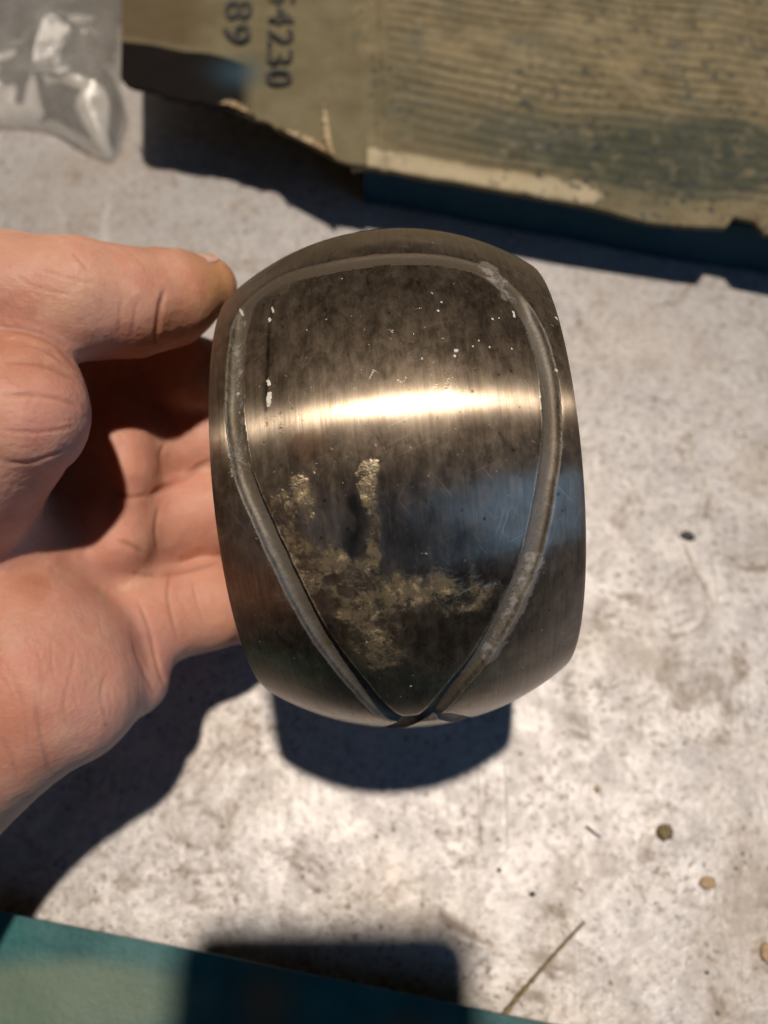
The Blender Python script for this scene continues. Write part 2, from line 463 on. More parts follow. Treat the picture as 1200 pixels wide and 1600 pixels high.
    A = dict(psi=arc, top=top, rim=rim, lip=lipa, gold=gold, grey=grey, pale=pale, rust=rust, dark_patch=dark_patch)
    F = grid_faces(NP, NS, True)
    ing = (q[F] < 1.06).sum(1) >= 2
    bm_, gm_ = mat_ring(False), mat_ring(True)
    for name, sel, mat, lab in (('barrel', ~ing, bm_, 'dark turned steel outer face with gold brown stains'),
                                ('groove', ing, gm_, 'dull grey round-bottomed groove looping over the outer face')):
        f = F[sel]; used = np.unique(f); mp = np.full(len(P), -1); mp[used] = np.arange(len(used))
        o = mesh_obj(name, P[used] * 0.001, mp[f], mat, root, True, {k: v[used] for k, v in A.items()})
        o['label'] = lab
    # end faces and bore
    rb = 0.64 * RR; NB = 160
    a = np.linspace(0, 2 * math.pi, NB, endpoint=False)
    for sg in (-1, 1):
        re = r[0]
        prof = [(re, W * sg), (re - 0.6, (W + 0.15) * sg), (rb + 1.2, (W + 0.15) * sg), (rb, (W - 1.0) * sg)]
        V = np.array([[pr * math.cos(t), pr * math.sin(t), ps] for t in a for pr, ps in prof]) * 0.001
        ff = grid_faces(NB, len(prof), True)
        o = mesh_obj('end_face', V, ff if sg > 0 else ff[:, ::-1], bm_, root, True)
    V = np.array([[rb * math.cos(t), rb * math.sin(t), ps] for t in a for ps in np.linspace(-(W - 1), W - 1, 8)]) * 0.001
    mesh_obj('bore', V, grid_faces(NB, 8, True)[:, ::-1], bm_, root, True)
build_ring()

# ------------------------------------------------------------------ hand
def mat_skin():
    n = NT('palm_skin')
    co = n.coord('Object')
    big = n.noise(co, 38, 4, 0.55)
    mid = n.noise(co, 130, 5, 0.6)
    pores = n.voro(co, 1300)
    fine = n.noise(co, 800, 4, 0.65)
    press, crease, pink = n.attr('press'), n.attr('crease'), n.attr('pink')
    col = n.mix(n.ramp(big, 0.35, 0.68), (0.45, 0.195, 0.122), (0.56, 0.305, 0.208))
    col = n.mix(n.ramp(mid, 0.45, 0.7, 0, 0.35), col, (0.62, 0.37, 0.265))
    col = n.mix(n.math('MULTIPLY', pink, 0.7), col, (0.60, 0.295, 0.215))
    col = n.mix(n.math('MULTIPLY', press, 0.8), col, (0.55, 0.36, 0.14))
    col = n.mix(n.math('MULTIPLY', crease, 0.5), col, (0.30, 0.115, 0.07))
    cells = n.voro(co, 900)
    lines = n.noise(n.mapping(co, (300, 2300, 1200), (0, 0, 0), (0.4, 0.1, 0.9)), 1.0, 3, 0.6)
    h = n.math('ADD', n.math('MULTIPLY', fine, 0.5), n.math('MULTIPLY', lines, 0.45))
    h = n.math('ADD', h, n.math('MULTIPLY', cells, 0.40))
    h = n.math('ADD', h, n.math('MULTIPLY', pores, 0.25))
    red = n.noise(n.mapping(co, (1, 1, 1), (3, 1, 2)), 75, 5, 0.7, 0.4)
    col = n.mix(n.ramp(red, 0.50, 0.70, 0, 0.55), col, (0.52, 0.20, 0.145))
    col = n.mix(n.ramp(red, 0.46, 0.32, 0, 0.40), col, (0.62, 0.40, 0.26))
    grime = n.math('MULTIPLY', n.ramp(n.voro(n.mapping(co, (1, 1, 1), (.2, .5, .1)), 85), 0.035, 0.07, 1, 0), n.ramp(n.noise(co, 45, 2), 0.56, 0.62))
    col = n.mix(n.math('MULTIPLY', grime, 0.6), col, (0.16, 0.08, 0.05))
    b = n.bsdf(Base_Color=col, Roughness=n.ramp(mid, 0.3, 0.7, 0.50, 0.64), Normal=n.bump(h, 0.5, 0.00030))
    b.inputs['Subsurface Weight'].default_value = 0.6
    b.inputs['Subsurface Radius'].default_value = (1.0, 0.30, 0.14)
    b.inputs['Subsurface Scale'].default_value = 0.0040
    b.inputs['Specular IOR Level'].default_value = 0.42
    return n.m

def mat_nail():
    n = NT('thumb_nail'); co = n.coord('Object')
    col = n.mix(n.ramp(n.noise(co, 300, 3), 0.4, 0.6), (0.62, 0.36, 0.29), (0.68, 0.44, 0.35))
    b = n.bsdf(Base_Color=col, Roughness=0.3)
    b.inputs['Subsurface Weight'].default_value = 0.3; b.inputs['Subsurface Scale'].default_value = 0.002
    return n.m

# capsules with two radii: ((u, v, depth mm, radius mm), (u, v, depth, radius), blend mm)
HAND = [
    # palm, from the wrist to the knuckle of each finger
    ((-260,900,182,19), (150,640,206,11), 6), ((-260,910,182,19), (165,715,206,11.5), 6),
    ((-260,930,182,19), (175,825,203,11.5), 6), ((-260,950,180,19), (190,960,193,11), 6),
    ((-40,770,200,13), (150,790,206,12), 6),
    # fingers: index, middle, ring, little
    ((150,612,202,11.5), (300,592,200,10.6), 4), ((300,592,200,10.6), (400,590,232,9.6), 3), ((400,590,232,9.6), (560,590,247,9), 3), ((560,590,247,9), (680,592,248,7.6), 3),
    ((205,698,201,11.8), (325,690,206,11.0), 3), ((325,690,206,11.0), (410,688,234,10.2), 3), ((410,688,234,10.2), (590,690,247,9.2), 3), ((590,690,247,9.2), (720,695,247,7.8), 3),
    ((215,820,197,12.4), (330,800,204,11.8), 1.5), ((330,800,204,11.8), (405,795,226,11.0), 3), ((405,795,226,11.0), (585,795,240,9.2), 3), ((585,795,240,9.2), (715,800,240,8), 3),
    ((222,970,188,11.6), (330,944,198,11.0), 1.5), ((330,944,198,11.0), (400,945,213,10.2), 3), ((400,945,213,10.2), (515,968,224,9.0), 3), ((515,968,224,9.0), (605,985,224,7.8), 3),
    # ridge and pads at the finger roots
    ((140,600,206,12), (172,720,196,13), 6), ((172,720,196,13), (172,830,194,13.5), 6), ((172,830,194,13.5), (180,950,191,12.5), 6), ((180,950,191,12.5), (200,1060,181,9.6), 5),
    ((188,700,187,7.5), (196,738,186,7.5), 4), ((178,810,184,7.8), (184,850,182,7.6), 4), ((110,860,194,13), (150,980,189,12), 8), ((-70,830,170,18), (45,905,175,13), 8),
    # heel of the hand on the little-finger side
    ((-110,1150,167,25), (62,1074,167,19.0), 5), ((55,1045,168,17.0), (108,1010,171,12.5), 6), ((70,1088,167,17.0), (130,1088,169,11.8), 5), ((-150,900,180,22), (30,900,182,14), 8),
    ((-150,1000,170,22), (50,1000,166,15), 3),
    # ball of the thumb
    ((-110,740,158,22), (32,650,150,13.0), 1.6), ((-60,650,158,17), (35,610,153,11.5), 2.5),
    # thumb
    ((-170,600,172,18), (20,470,160,13.0), 4), ((20,470,160,13.0), (120,468,161,11.8), 4), ((120,468,161,11.8), (205,473,166,11.0), 4),
    ((205,473,166,11.0), (265,466,171,9.9), 3), ((265,466,171,9.9), (321,450,178,7.4), 3),
    # web between thumb and palm
    ((-40,600,184,14), (120,600,198,9), 5),
    # wrist and forearm
    ((-220,980,176,24), (-330,1290,162,27), 10), ((-260,930,178,23), (-400,1240,166,26), 10), ((-335,1330,160,28), (-620,1820,132,34), 8),
    ((-200,850,170,22), (-100,760,165,20), 8), ((-260,990,174,22), (-120,1150,166,23), 8), ((-135,1150,166,23), (-285,1360,158,26), 8),
]
CREASES = [   # photo polylines on the skin, depth mm, half width mm
    ([(258,452),(250,480),(246,512),(240,545)], 0.55, 0.55), ([(216,470),(209,500),(207,530)], 0.22, 0.5), ([(190,468),(186,500),(188,530)], 0.22, 0.5),
    ([(0,512),(50,520),(92,540),(122,575)], 0.7, 0.7), ([(0,566),(50,568),(90,580),(126,600)], 0.35, 0.45), ([(0,618),(60,618),(100,626),(131,640)], 0.32, 0.45),
    ([(0,672),(50,676),(90,672),(124,664)], 0.2, 0.4), ([(0,720),(40,724),(80,712),(108,700)], 0.3, 0.45), ([(30,536),(75,550),(108,575)], 0.25, 0.35),
    ([(180,772),(205,776),(234,774)], 0.5, 0.6), ([(186,845),(205,852),(232,868)], 0.4, 0.6), ([(206,896),(225,899),(250,898)], 0.4, 0.6),
    ([(58,1090),(62,1140),(78,1200),(90,1214)], 0.22, 0.6), ([(120,1005),(112,1050),(100,1100),(110,1150)], 0.14, 0.5), ([(80,990),(82,1040),(90,1075)], 0.10, 0.4),
    ([(165,1050),(158,1090),(170,1130)], 0.16, 0.5), ([(20,1060),(40,1120),(44,1190)], 0.13, 0.5), ([(0,1150),(20,1190),(30,1230)], 0.15, 0.5),
    ([(216,940),(232,980),(246,1040),(262,1085)], 0.35, 0.5), ([(205,1000),(225,1050),(245,1090)], 0.25, 0.4),
    ([(270,890),(262,930),(280,1010)], 0.3, 0.5), ([(248,790),(243,830),(250,870)], 0.4, 0.6), ([(258,690),(250,715),(256,735)], 0.35, 0.5),
    ([(232,776),(280,750),(335,716)], 0.8, 0.9), ([(246,900),(300,888),(345,874)], 0.6, 0.8), ([(300,905),(310,950),(322,985)], 0.15, 0.35), ([(60,420),(100,432),(150,446)], 0.15, 0.35), ([(200,392),(222,412),(230,430)], 0.12, 0.3),
    ([(110,392),(128,410),(136,424)], 0.2, 0.35), ([(20,430),(60,450),(120,462)], 0.14, 0.4),
]

def smin(a, b, k):
    h = np.maximum(k - np.abs(a - b), 0) / k
    return np.minimum(a, b) - h * h * k * 0.25

def surface_nets(D, org, step):
    nx, ny, nz = D.shape
    neg = D < 0
    cnt = np.zeros((nx - 1, ny - 1, nz - 1), np.int8)
    for i in (0, 1):
        for j in (0, 1):
            for k in (0, 1):
                cnt += neg[i:nx - 1 + i, j:ny - 1 + j, k:nz - 1 + k]
    act = (cnt > 0) & (cnt < 8)
    idx = np.full(act.shape, -1, np.int64)
    ijk = np.argwhere(act); idx[act] = np.arange(len(ijk))
    acc = np.zeros((len(ijk), 3)); num = np.zeros(len(ijk))
    cor = [(0,0,0),(1,0,0),(0,1,0),(1,1,0),(0,0,1),(1,0,1),(0,1,1),(1,1,1)]
    edges = [(0,1),(2,3),(4,5),(6,7),(0,2),(1,3),(4,6),(5,7),(0,4),(1,5),(2,6),(3,7)]
    val = [D[ijk[:,0]+c[0], ijk[:,1]+c[1], ijk[:,2]+c[2]] for c in cor]
    for a, b in edges:
        m = (val[a] < 0) != (val[b] < 0)
        t = val[a][m] / (val[a][m] - val[b][m])
        ca, cb = np.array(cor[a], float), np.array(cor[b], float)
        acc[m] += ca + t[:, None] * (cb - ca); num[m] += 1
    V = org + (ijk + acc / num[:, None]) * step
    Q = []
    for ax in range(3):
        sl0 = [slice(None)] * 3; sl1 = [slice(None)] * 3
        sl0[ax] = slice(0, -1); sl1[ax] = slice(1, None)
        a = neg[tuple(sl0)]; b = neg[tuple(sl1)]
        e = np.argwhere(a != b)
        o1, o2 = [(1, 2), (2, 0), (0, 1)][ax]
        ok = (e[:, o1] > 0) & (e[:, o2] > 0) & (e[:, o1] < D.shape[o1] - 1) & (e[:, o2] < D.shape[o2] - 1)
        e = e[ok]
        def at(d1, d2):
            q = e.copy(); q[:, o1] -= d1; q[:, o2] -= d2
            return idx[q[:, 0], q[:, 1], q[:, 2]]
        f = np.stack([at(1, 1), at(0, 1), at(0, 0), at(1, 0)], 1)
        fl = a[e[:, 0], e[:, 1], e[:, 2]]
        f[~fl] = f[~fl][:, ::-1]
        Q.append(f)
    return V, np.vstack(Q)

def relax(V, F, it, lam=0.5):
    n = len(V)
    E = np.vstack([F[:, [0, 1]], F[:, [1, 2]], F[:, [2, 3]], F[:, [3, 0]]])
    for _ in range(it):
        acc = np.zeros_like(V); c = np.zeros(n)
        for k in range(3):
            acc[:, k] = np.bincount(E[:, 0], V[E[:, 1], k], n) + np.bincount(E[:, 1], V[E[:, 0], k], n)
        c = np.bincount(E[:, 0], minlength=n) + np.bincount(E[:, 1], minlength=n)
        V = V + lam * (acc / np.maximum(c, 1)[:, None] - V)
    return V

def normals(V, F):
    fn = np.cross(V[F[:, 2]] - V[F[:, 0]], V[F[:, 3]] - V[F[:, 1]])
    N = np.zeros_like(V)
    for k in range(4):
        for c in range(3):
            N[:, c] += np.bincount(F[:, k], fn[:, c], len(V))
    return N / np.maximum(np.linalg.norm(N, axis=1, keepdims=True), 1e-12)

def split_quads(V, F):
    """each quad into four, new points at edge middles and face centres"""
    E = np.sort(np.stack([F, np.roll(F, -1, 1)], -1), -1).reshape(-1, 2)
    key = E[:, 0].astype(np.int64) * len(V) + E[:, 1]
    uk, inv = np.unique(key, return_inverse=True)
    mid = 0.5 * (V[uk // len(V)] + V[uk % len(V)])
    cen = V[F].mean(1)
    m = (len(V) + inv).reshape(-1, 4); c = len(V) + len(mid) + np.arange(len(F))
    Q = [np.stack([F[:, k], m[:, k], c, m[:, (k - 1) % 4]], 1) for k in range(4)]
    return np.vstack([V, mid, cen]), np.vstack(Q)

def skin_lines():
    """short fine creases scattered over the thumb, its ball and the heel of the hand"""
    g = np.random.default_rng(12); out = []
    def add(n_, x0, x1, y0, y1, ang, sp, l0, l1, d0, d1):
        for _ in range(n_):
            x, y = g.uniform(x0, x1), g.uniform(y0, y1); a = math.radians(ang + g.normal() * sp); l = g.uniform(l0, l1); b = g.normal() * 0.12
            pts = [(x + l * t * math.cos(a) - l * b * (t * t) * math.sin(a), y + l * t * math.sin(a) + l * b * (t * t) * math.cos(a)) for t in (-0.5, -0.17, 0.17, 0.5)]
            out.append((pts, g.uniform(d0, d1), g.uniform(0.28, 0.42)))
    add(16, 20, 300, 400, 540, 82, 16, 25, 70, 0.06, 0.15)
    add(10, 0, 200, 385, 470, 30, 15, 20, 50, 0.05, 0.12)
    add(16, -20, 125, 540, 780, 8, 14, 30, 90, 0.06, 0.18)
    add(26, 0, 205, 960, 1220, 78, 14, 40, 120, 0.06, 0.17)
    add(12, 10, 190, 980, 1160, -30, 18, 25, 60, 0.05, 0.12)
    add(10, 180, 262, 880, 1090, 65, 14, 25, 70, 0.06, 0.14)
    add(12, 240, 350, 640, 1010, 80, 14, 20, 60, 0.05, 0.11)
    return out

def build_hand():
    st = 0.8
    lo = np.array([-190.0, -75.0, 92.0]); hi = np.array([32.0, 158.0, 262.0])
    dims = ((hi - lo) / st).astype(int)
    axs = [np.arange(dims[i], dtype=np.float32) * st + lo[i] for i in range(3)]
    D = np.full(dims, 50.0, np.float32)
    for (a, b, k) in HAND:
        pa, pb = pz(*a[:3]), pz(*b[:3]); ra, rb = a[3], b[3]
        m = max(ra, rb) + 13
        i0 = np.maximum(((np.minimum(pa, pb) - m - lo) / st).astype(int), 0)
        i1 = np.minimum(((np.maximum(pa, pb) + m - lo) / st).astype(int) + 1, dims)
        if (i1 <= i0).any(): continue
        X = axs[0][i0[0]:i1[0], None, None] - pa[0]; Y = axs[1][None, i0[1]:i1[1], None] - pa[1]; Z = axs[2][None, None, i0[2]:i1[2]] - pa[2]
        ab = (pb - pa).astype(np.float32); L2 = float(ab @ ab)
        t = np.clip((X * ab[0] + Y * ab[1] + Z * ab[2]) / L2, 0, 1)
        d = np.sqrt((X - t * ab[0]) ** 2 + (Y - t * ab[1]) ** 2 + (Z - t * ab[2]) ** 2) - (ra + t * (rb - ra))
        sl = tuple(slice(i0[i], i1[i]) for i in range(3))
        D[sl] = smin(D[sl], d.astype(np.float32), np.float32(k))
    D[0], D[-1], D[:, 0], D[:, -1], D[:, :, 0], D[:, :, -1] = 5, 5, 5, 5, 5, 5
    V, F = surface_nets(D, lo, st)
    V = relax(V, F, 3, 0.5)
    V, F = split_quads(V, F)
    V = relax(V, F, 2, 0.5)
    N = normals(V, F)
    # gentle unevenness of flesh, then the creases
    V = V + N * (0.30 * fbm(V * 0.09, 3, 21) + 0.05 * vnoise(V * 0.8, 31))[:, None]
    U = V[:, :2] / V[:, 2:] * FPX + np.array([600.0, 800.0])
    mmpp = V[:, 2] / FPX
    facing = (N * -V).sum(1) / np.linalg.norm(V, axis=1) > 0.05
    crease = np.zeros(len(V)); off = np.zeros(len(V))
    for pts, dep, w in CREASES + [(p_, d_ * 0.45, w_) for p_, d_, w_ in skin_lines()]:
        p = catmull(np.array(pts, float), False, 8); dm = np.full(len(V), 1e9); tt = np.zeros(len(V))
        box = facing & (U[:, 0] > p[:, 0].min() - 30) & (U[:, 0] < p[:, 0].max() + 30) & (U[:, 1] > p[:, 1].min() - 30) & (U[:, 1] < p[:, 1].max() + 30)
        ii = np.nonzero(box)[0]
        if len(ii) == 0: continue
        dd = np.full(len(ii), 1e9); tp = np.zeros(len(ii))
        for j, (a, b) in enumerate(zip(p[:-1], p[1:])):
            t = np.clip(((U[ii] - a) @ (b - a)) / max((b - a) @ (b - a), 1e-9), 0, 1)
            d = np.linalg.norm(U[ii] - (a + t[:, None] * (b - a)), axis=1)
            tp = np.where(d < dd, (j + t) / (len(p) - 1), tp); dd = np.minimum(dd, d)
        fade = np.clip(np.minimum(tp, 1 - tp) * 5, 0.15, 1)
        g = np.exp(-(dd * mmpp[ii] / w) ** 2) * fade
        g2 = np.exp(-(dd * mmpp[ii] / (w * 3.2)) ** 2) * fade
        off[ii] -= dep * (g - 0.22 * g2)
        crease[ii] = np.maximum(crease[ii], g * min(1, dep / 0.45))
    V = V + N * off[:, None]
    tipc = pz(335, 452, 172)
    press = 0.55 * np.exp(-(np.linalg.norm(V - tipc, axis=1) / 8.0) ** 2)
    pink = np.clip((V[:, 0] + 72) / 12, 0, 1) * np.clip((V[:, 1] + 30) / 8, 0, 1)
    W_ = c2w(V)
    base = np.array([c2w(pz(0, 1000, 200))]).reshape(3)
    root = mesh_obj('hand', W_ - base, F[:, ::-1] if False else F, mat_skin(), None, True, dict(press=press, crease=crease, pink=pink))
    root.location = base
    # thumb nail: a thin curved plate on the back of the thumb end
    a, b = pz(288, 460, 174), pz(333, 446, 179.5)
    ax = (b - a) / np.linalg.norm(b - a)
    dors = np.array([0.10, -1.0, -0.12]); dors -= ax * dors.dot(ax); dors /= np.linalg.norm(dors)
    side = np.cross(ax, dors)
    nv = []; nu_, nw = 14, 13
    for layer in (0.0, -0.45):
        for i in range(nu_):
            t = i / (nu_ - 1)
            wid = 0.80 * math.sqrt(max(0.0, 1 - (2 * max(t - 0.62, 0) / 0.95) ** 2)) * (0.86 + 0.14 * min(1, t * 4))
            for j in range(nw):
                an = (j / (nw - 1) * 2 - 1) * wid
                rad = 9.25 - 2.0 * t + layer
                c = a + (b - a) * (0.06 + 1.05 * t)
                nv.append(c + rad * (math.cos(an) * dors + math.sin(an) * side))
    nf = []
    for l in (0, 1):
        for i in range(nu_ - 1):
            for j in range(nw - 1):
                q = [l * nu_ * nw + i * nw + j, l * nu_ * nw + (i + 1) * nw + j, l * nu_ * nw + (i + 1) * nw + j + 1, l * nu_ * nw + i * nw + j + 1]
                nf.append(q if l == 0 else q[::-1])
    rim = [(0, j) for j in range(nw)] + [(i, nw - 1) for i in range(1, nu_)] + [(nu_ - 1, j) for j in range(nw - 2, -1, -1)] + [(i, 0) for i in range(nu_ - 2, 0, -1)]
    for (p, q) in zip(rim, rim[1:] + rim[:1]):
        A, B = p[0] * nw + p[1], q[0] * nw + q[1]
        nf.append([B, A, A + nu_ * nw, B + nu_ * nw])
    nail = mesh_obj('thumb_nail', c2w(np.array(nv)) - base, nf, mat_nail(), root)
    tag(root, 'bare left hand, palm up, thumb clamped on the side of the steel ring', 'hand')
build_hand()

# ------------------------------------------------------------------ old cardboard box behind
def mat_card(name, kind):
    n = NT(name); co = n.coord('Object')
    big = n.noise(co, 16, 4, 0.6); mid = n.noise(co, 70, 6, 0.7); fine = n.noise(co, 420, 5, 0.7)
    along = n.noise(n.mapping(co, (60, 420, 60), (0, 0, 0), (0, 0, math.radians(9))), 1.0, 4, 0.6)
    if kind == 'lid':
        col = n.mix(n.ramp(mid, 0.3, 0.7), (0.115, 0.092, 0.045), (0.245, 0.192, 0.105))
        col = n.mix(n.ramp(along, 0.42, 0.7, 0, 0.15), col, (0.28, 0.225, 0.135))
        stain = n.attr('stain')
        sm = n.ramp(n.math('ADD', stain, n.math('MULTIPLY', n.math('SUBTRACT', mid, 0.5), 0.9)), 0.2, 0.85)
        col = n.mix(n.math('MULTIPLY', sm, 0.86), col, (0.030, 0.040, 0.026))
        edge = n.attr('edge')
        em = n.ramp(n.math('ADD', edge, n.math('MULTIPLY', n.math('SUBTRACT', mid, 0.5), 0.8)), 0.45, 0.75)
        col = n.mix(n.math('MULTIPLY', em, 0.85), col, (0.46, 0.38, 0.24))
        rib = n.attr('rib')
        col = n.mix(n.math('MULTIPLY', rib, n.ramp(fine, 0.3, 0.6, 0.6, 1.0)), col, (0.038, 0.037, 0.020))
        col = n.mix(n.ramp(n.noise(n.mapping(co, (1, 1, 1), (1, 6, 0)), 38, 5, 0.7), 0.50, 0.66, 0, 0.55), col, (0.085, 0.088, 0.066))
        col = n.mix(n.ramp(n.noise(n.mapping(co, (1, 1, 1), (7, 6, 0)), 150, 5, 0.75), 0.50, 0.70, 0, 0.4), col, (0.28, 0.23, 0.145))
        spk = n.ramp(n.noise(co, 300, 3, 0.6), 0.56, 0.66)
        spk = n.math('MULTIPLY', spk, n.ramp(n.math('ADD', n.noise(n.mapping(co, (1, 1, 1), (4, 4, 0)), 24, 3), n.math('MULTIPLY', n.attr('spot'), 0.22)), 0.46, 0.62))
        col = n.mix(n.math('MULTIPLY', spk, 0.85), col, (0.018, 0.027, 0.030))
        rough = 0.75
    elif kind == 'flap':
        col = n.mix(n.ramp(mid, 0.3, 0.7), (0.125, 0.105, 0.060), (0.175, 0.15, 0.088))
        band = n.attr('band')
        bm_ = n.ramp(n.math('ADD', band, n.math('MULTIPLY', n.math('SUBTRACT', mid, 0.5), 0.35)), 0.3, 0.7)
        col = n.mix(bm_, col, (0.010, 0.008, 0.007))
        bl = n.attr('blue')
        col = n.mix(n.math('MULTIPLY', bl, 0.6), col, (0.035, 0.075, 0.10))
        br = n.attr('brown')
        col = n.mix(n.math('MULTIPLY', br, 0.7), col, (0.085, 0.055, 0.03))
        rough = 0.6
    elif kind == 'teal':
        col = n.mix(n.ramp(mid, 0.3, 0.7), (0.010, 0.070, 0.072), (0.018, 0.105, 0.102))
        w = n.attr('worn')
        wm = n.ramp(n.math('ADD', w, n.math('MULTIPLY', n.math('SUBTRACT', big, 0.5), 0.8)), 0.25, 0.9)
        col = n.mix(n.math('MULTIPLY', wm, 0.8), col, (0.12, 0.155, 0.105))
        br = n.attr('brown')
        col = n.mix(n.math('MULTIPLY', br, 0.8), col, (0.15, 0.10, 0.05))
        rough = 0.5
    elif kind == 'torn':
        col = n.mix(n.ramp(mid, 0.3, 0.7), (0.36, 0.25, 0.13), (0.52, 0.40, 0.25))
        rough = 0.95
    else:
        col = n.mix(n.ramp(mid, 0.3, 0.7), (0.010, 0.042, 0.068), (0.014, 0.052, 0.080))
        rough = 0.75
    h = n.math('ADD', n.math('MULTIPLY', fine, 0.6), n.math('MULTIPLY', mid, 0.8))
    b = n.bsdf(Base_Color=col, Roughness=rough, Normal=n.bump(h, 0.5, 0.0008))
    b.inputs['Specular IOR Level'].default_value = {'wall': 0.15, 'flap': 0.05}.get(kind, 0.3)
    return n.m

def sheet(name, grid, thick, mat, parent, base, attrs=None):
    """a thick bent sheet from an (nu, nv, 3) grid of world points"""
    nu, nv = grid.shape[:2]; n = nu * nv
    top = grid.reshape(-1, 3); bot = top - np.array([0, 0, thick])
    f = grid_faces(nu, nv); fs = [f, f[:, ::-1] + n]
    rim = [i * nv for i in range(nu)] + [(nu - 1) * nv + j for j in range(1, nv)] + [i * nv + nv - 1 for i in range(nu - 2, -1, -1)] + [j for j in range(nv - 2, 0, -1)]
    a = np.array(rim); b = np.roll(a, -1)
    fs.append(np.stack([b, a, a + n, b + n], 1))
    F = np.vstack(fs)
    # keep the faces outward
    c = np.cross(top[f[0][1]] - top[f[0][0]], top[f[0][3]] - top[f[0][0]])
    if c[2] < 0: F = F[:, ::-1]
    at = {k: np.concatenate([v.ravel(), v.ravel()]) for k, v in (attrs or {}).items()}
    o = mesh_obj(name, np.vstack([top, bot]) - base, F, mat, parent, True, at)
    me = o.data
    try: me.set_sharp_from_angle(angle=math.radians(40))
    except Exception: pass
    return o

def lerp_poly(pts, ts):
    pts = np.array(pts, float); x = np.linspace(0, 1, len(pts)) if pts.shape[1] == 2 else pts[:, 2]
    return np.stack([np.interp(ts, x, pts[:, 0]), np.interp(ts, x, pts[:, 1])], -1)

def build_back_box():
    HB = 0.030
    base = px(870, 330, 0.0)
    root = empty('cardboard_box', base)
    tag(root, 'old mildew-stained olive cardboard box with printed number on its torn end flap', 'box')
    # lid: front edge follows the photo, running back out of view
    NU, NV = 300, 340
    tu = np.linspace(0, 1, NU); tv = np.linspace(0, 1, NV)
    fr = np.array([(548,250),(620,262),(700,276),(800,296),(900,314),(1000,330),(1100,344),(1200,354),(1330,378),(1700,446)], float)
    xs = np.linspace(548, 1700, NU); ys = np.interp(xs, fr[:, 0], fr[:, 1])
    front = np.array([px(x, y, HB) for x, y in zip(xs, ys)])
    dirn = np.array([-0.045, 1.0, 0.0]); dirn /= np.linalg.norm(dirn)
    depth = 0.165
    bite = np.interp(xs, [1138, 1156, 1190, 1198], [0, 1, 0.8, 0]) * 0.0055
    G = front[:, None, :] + (tv * depth)[None, :, None] * dirn + (bite[:, None] * np.exp(-tv * depth / 0.008)[None, :])[..., None] * dirn
    along = np.linalg.norm(front - front[0], axis=1)
    nz = np.stack([G[..., 0] * 30, G[..., 1] * 30, G[..., 2] * 0], -1)
    G[..., 2] += 0.0016 * fbm(nz, 3, 40)
    ribph = (tv[None, :] * depth * 1000 - 3.0) / 5.6 + 0.02 * vnoise(nz * 0.8, 44)
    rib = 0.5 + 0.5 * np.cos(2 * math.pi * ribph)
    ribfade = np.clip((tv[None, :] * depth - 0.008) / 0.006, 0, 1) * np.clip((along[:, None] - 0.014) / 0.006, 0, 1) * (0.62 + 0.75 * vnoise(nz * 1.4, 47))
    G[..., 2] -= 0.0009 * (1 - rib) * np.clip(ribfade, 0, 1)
    # rolled front edge and hinge side
    fe = np.exp(-(tv[None, :] * depth / 0.004) ** 2); G[..., 2] -= 0.0022 * fe
    G[..., 2] -= (0.0022 * np.exp(-(along / 0.004) ** 2))[:, None]
    G[..., 2] -= (0.0010 * np.exp(-((along - 0.012) / 0.0015) ** 2))[:, None]
    U = np.array([xs[:, None] * np.ones(NV), ys[:, None] - tv[None, :] * 560])   # rough photo place, for the stains
    def g2(cx, cy, rx, ry): return np.exp(-((U[0] - cx) / rx) ** 2 - ((U[1] - cy) / ry) ** 2)
    stain = np.clip(0.95 * g2(1050, 250, 200, 75) + 0.55 * g2(820, 205, 150, 60) + 0.75 * g2(1190, 235, 90, 60) + 0.5 * g2(620, 130, 110, 140), 0, 1)
    edge = np.exp(-((tv[None, :] * depth - 0.004) / 0.0045) ** 2) * np.clip((1000 - U[0]) / 90, 0, 1)
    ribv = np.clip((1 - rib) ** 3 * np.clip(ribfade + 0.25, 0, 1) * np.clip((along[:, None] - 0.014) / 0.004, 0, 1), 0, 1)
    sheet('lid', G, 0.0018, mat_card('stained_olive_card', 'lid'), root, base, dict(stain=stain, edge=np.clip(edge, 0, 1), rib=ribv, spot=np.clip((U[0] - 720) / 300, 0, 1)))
    # side walls under the lid, set back from its edge
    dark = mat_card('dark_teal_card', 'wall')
    def wall(name, A, B, h0, h1, th):
        n_ = 24
        d = (B - A); d /= np.linalg.norm(d); nn = np.array([-d[1], d[0], 0])
        vs = []; fs = []
        for i in range(n_):
            t = i / (n_ - 1); c = A + (B - A) * t
            w = 0.0006 * math.sin(9 * t + 1) + 0.0004 * math.sin(23 * t)
            for (o_, z) in ((0, h0), (0, h1), (th, h1), (th, h0)):
                q = c + nn * (o_ + w); vs.append((q[0], q[1], z))
        for i in range(n_ - 1):
            for k in range(4):
                a = i * 4 + k; b = i * 4 + (k + 1) % 4
                fs.append((a, b, b + 4, a + 4))
        fs.append((3, 2, 1, 0)); e = (n_ - 1) * 4; fs.append((e, e + 1, e + 2, e + 3))
        vs = np.array(vs) - base
        return mesh_obj(name, vs, fs, dark, root, False)
    fl = front[0].copy(); frt = front[-1].copy(); fl[2] = frt[2] = 0
    ins = np.array([0, 0.0095, 0])
    wall('front_panel', fl + ins + np.array([0.004, 0, 0]), frt + ins, 0.0002, HB - 0.0085, 0.0016)
    bl, brr = fl + dirn * depth, frt + dirn * depth
    wall('back_panel', bl - ins + np.array([0.004, 0, 0]), brr - ins, 0.0002, HB - 0.0048, 0.0016)
    wall('end_panel', frt + ins * 2.2 - np.array([0.002, 0, 0]), brr - ins * 2.2 - np.array([0.002, 0, 0]), 0.0002, HB - 0.0048, 0.0016)
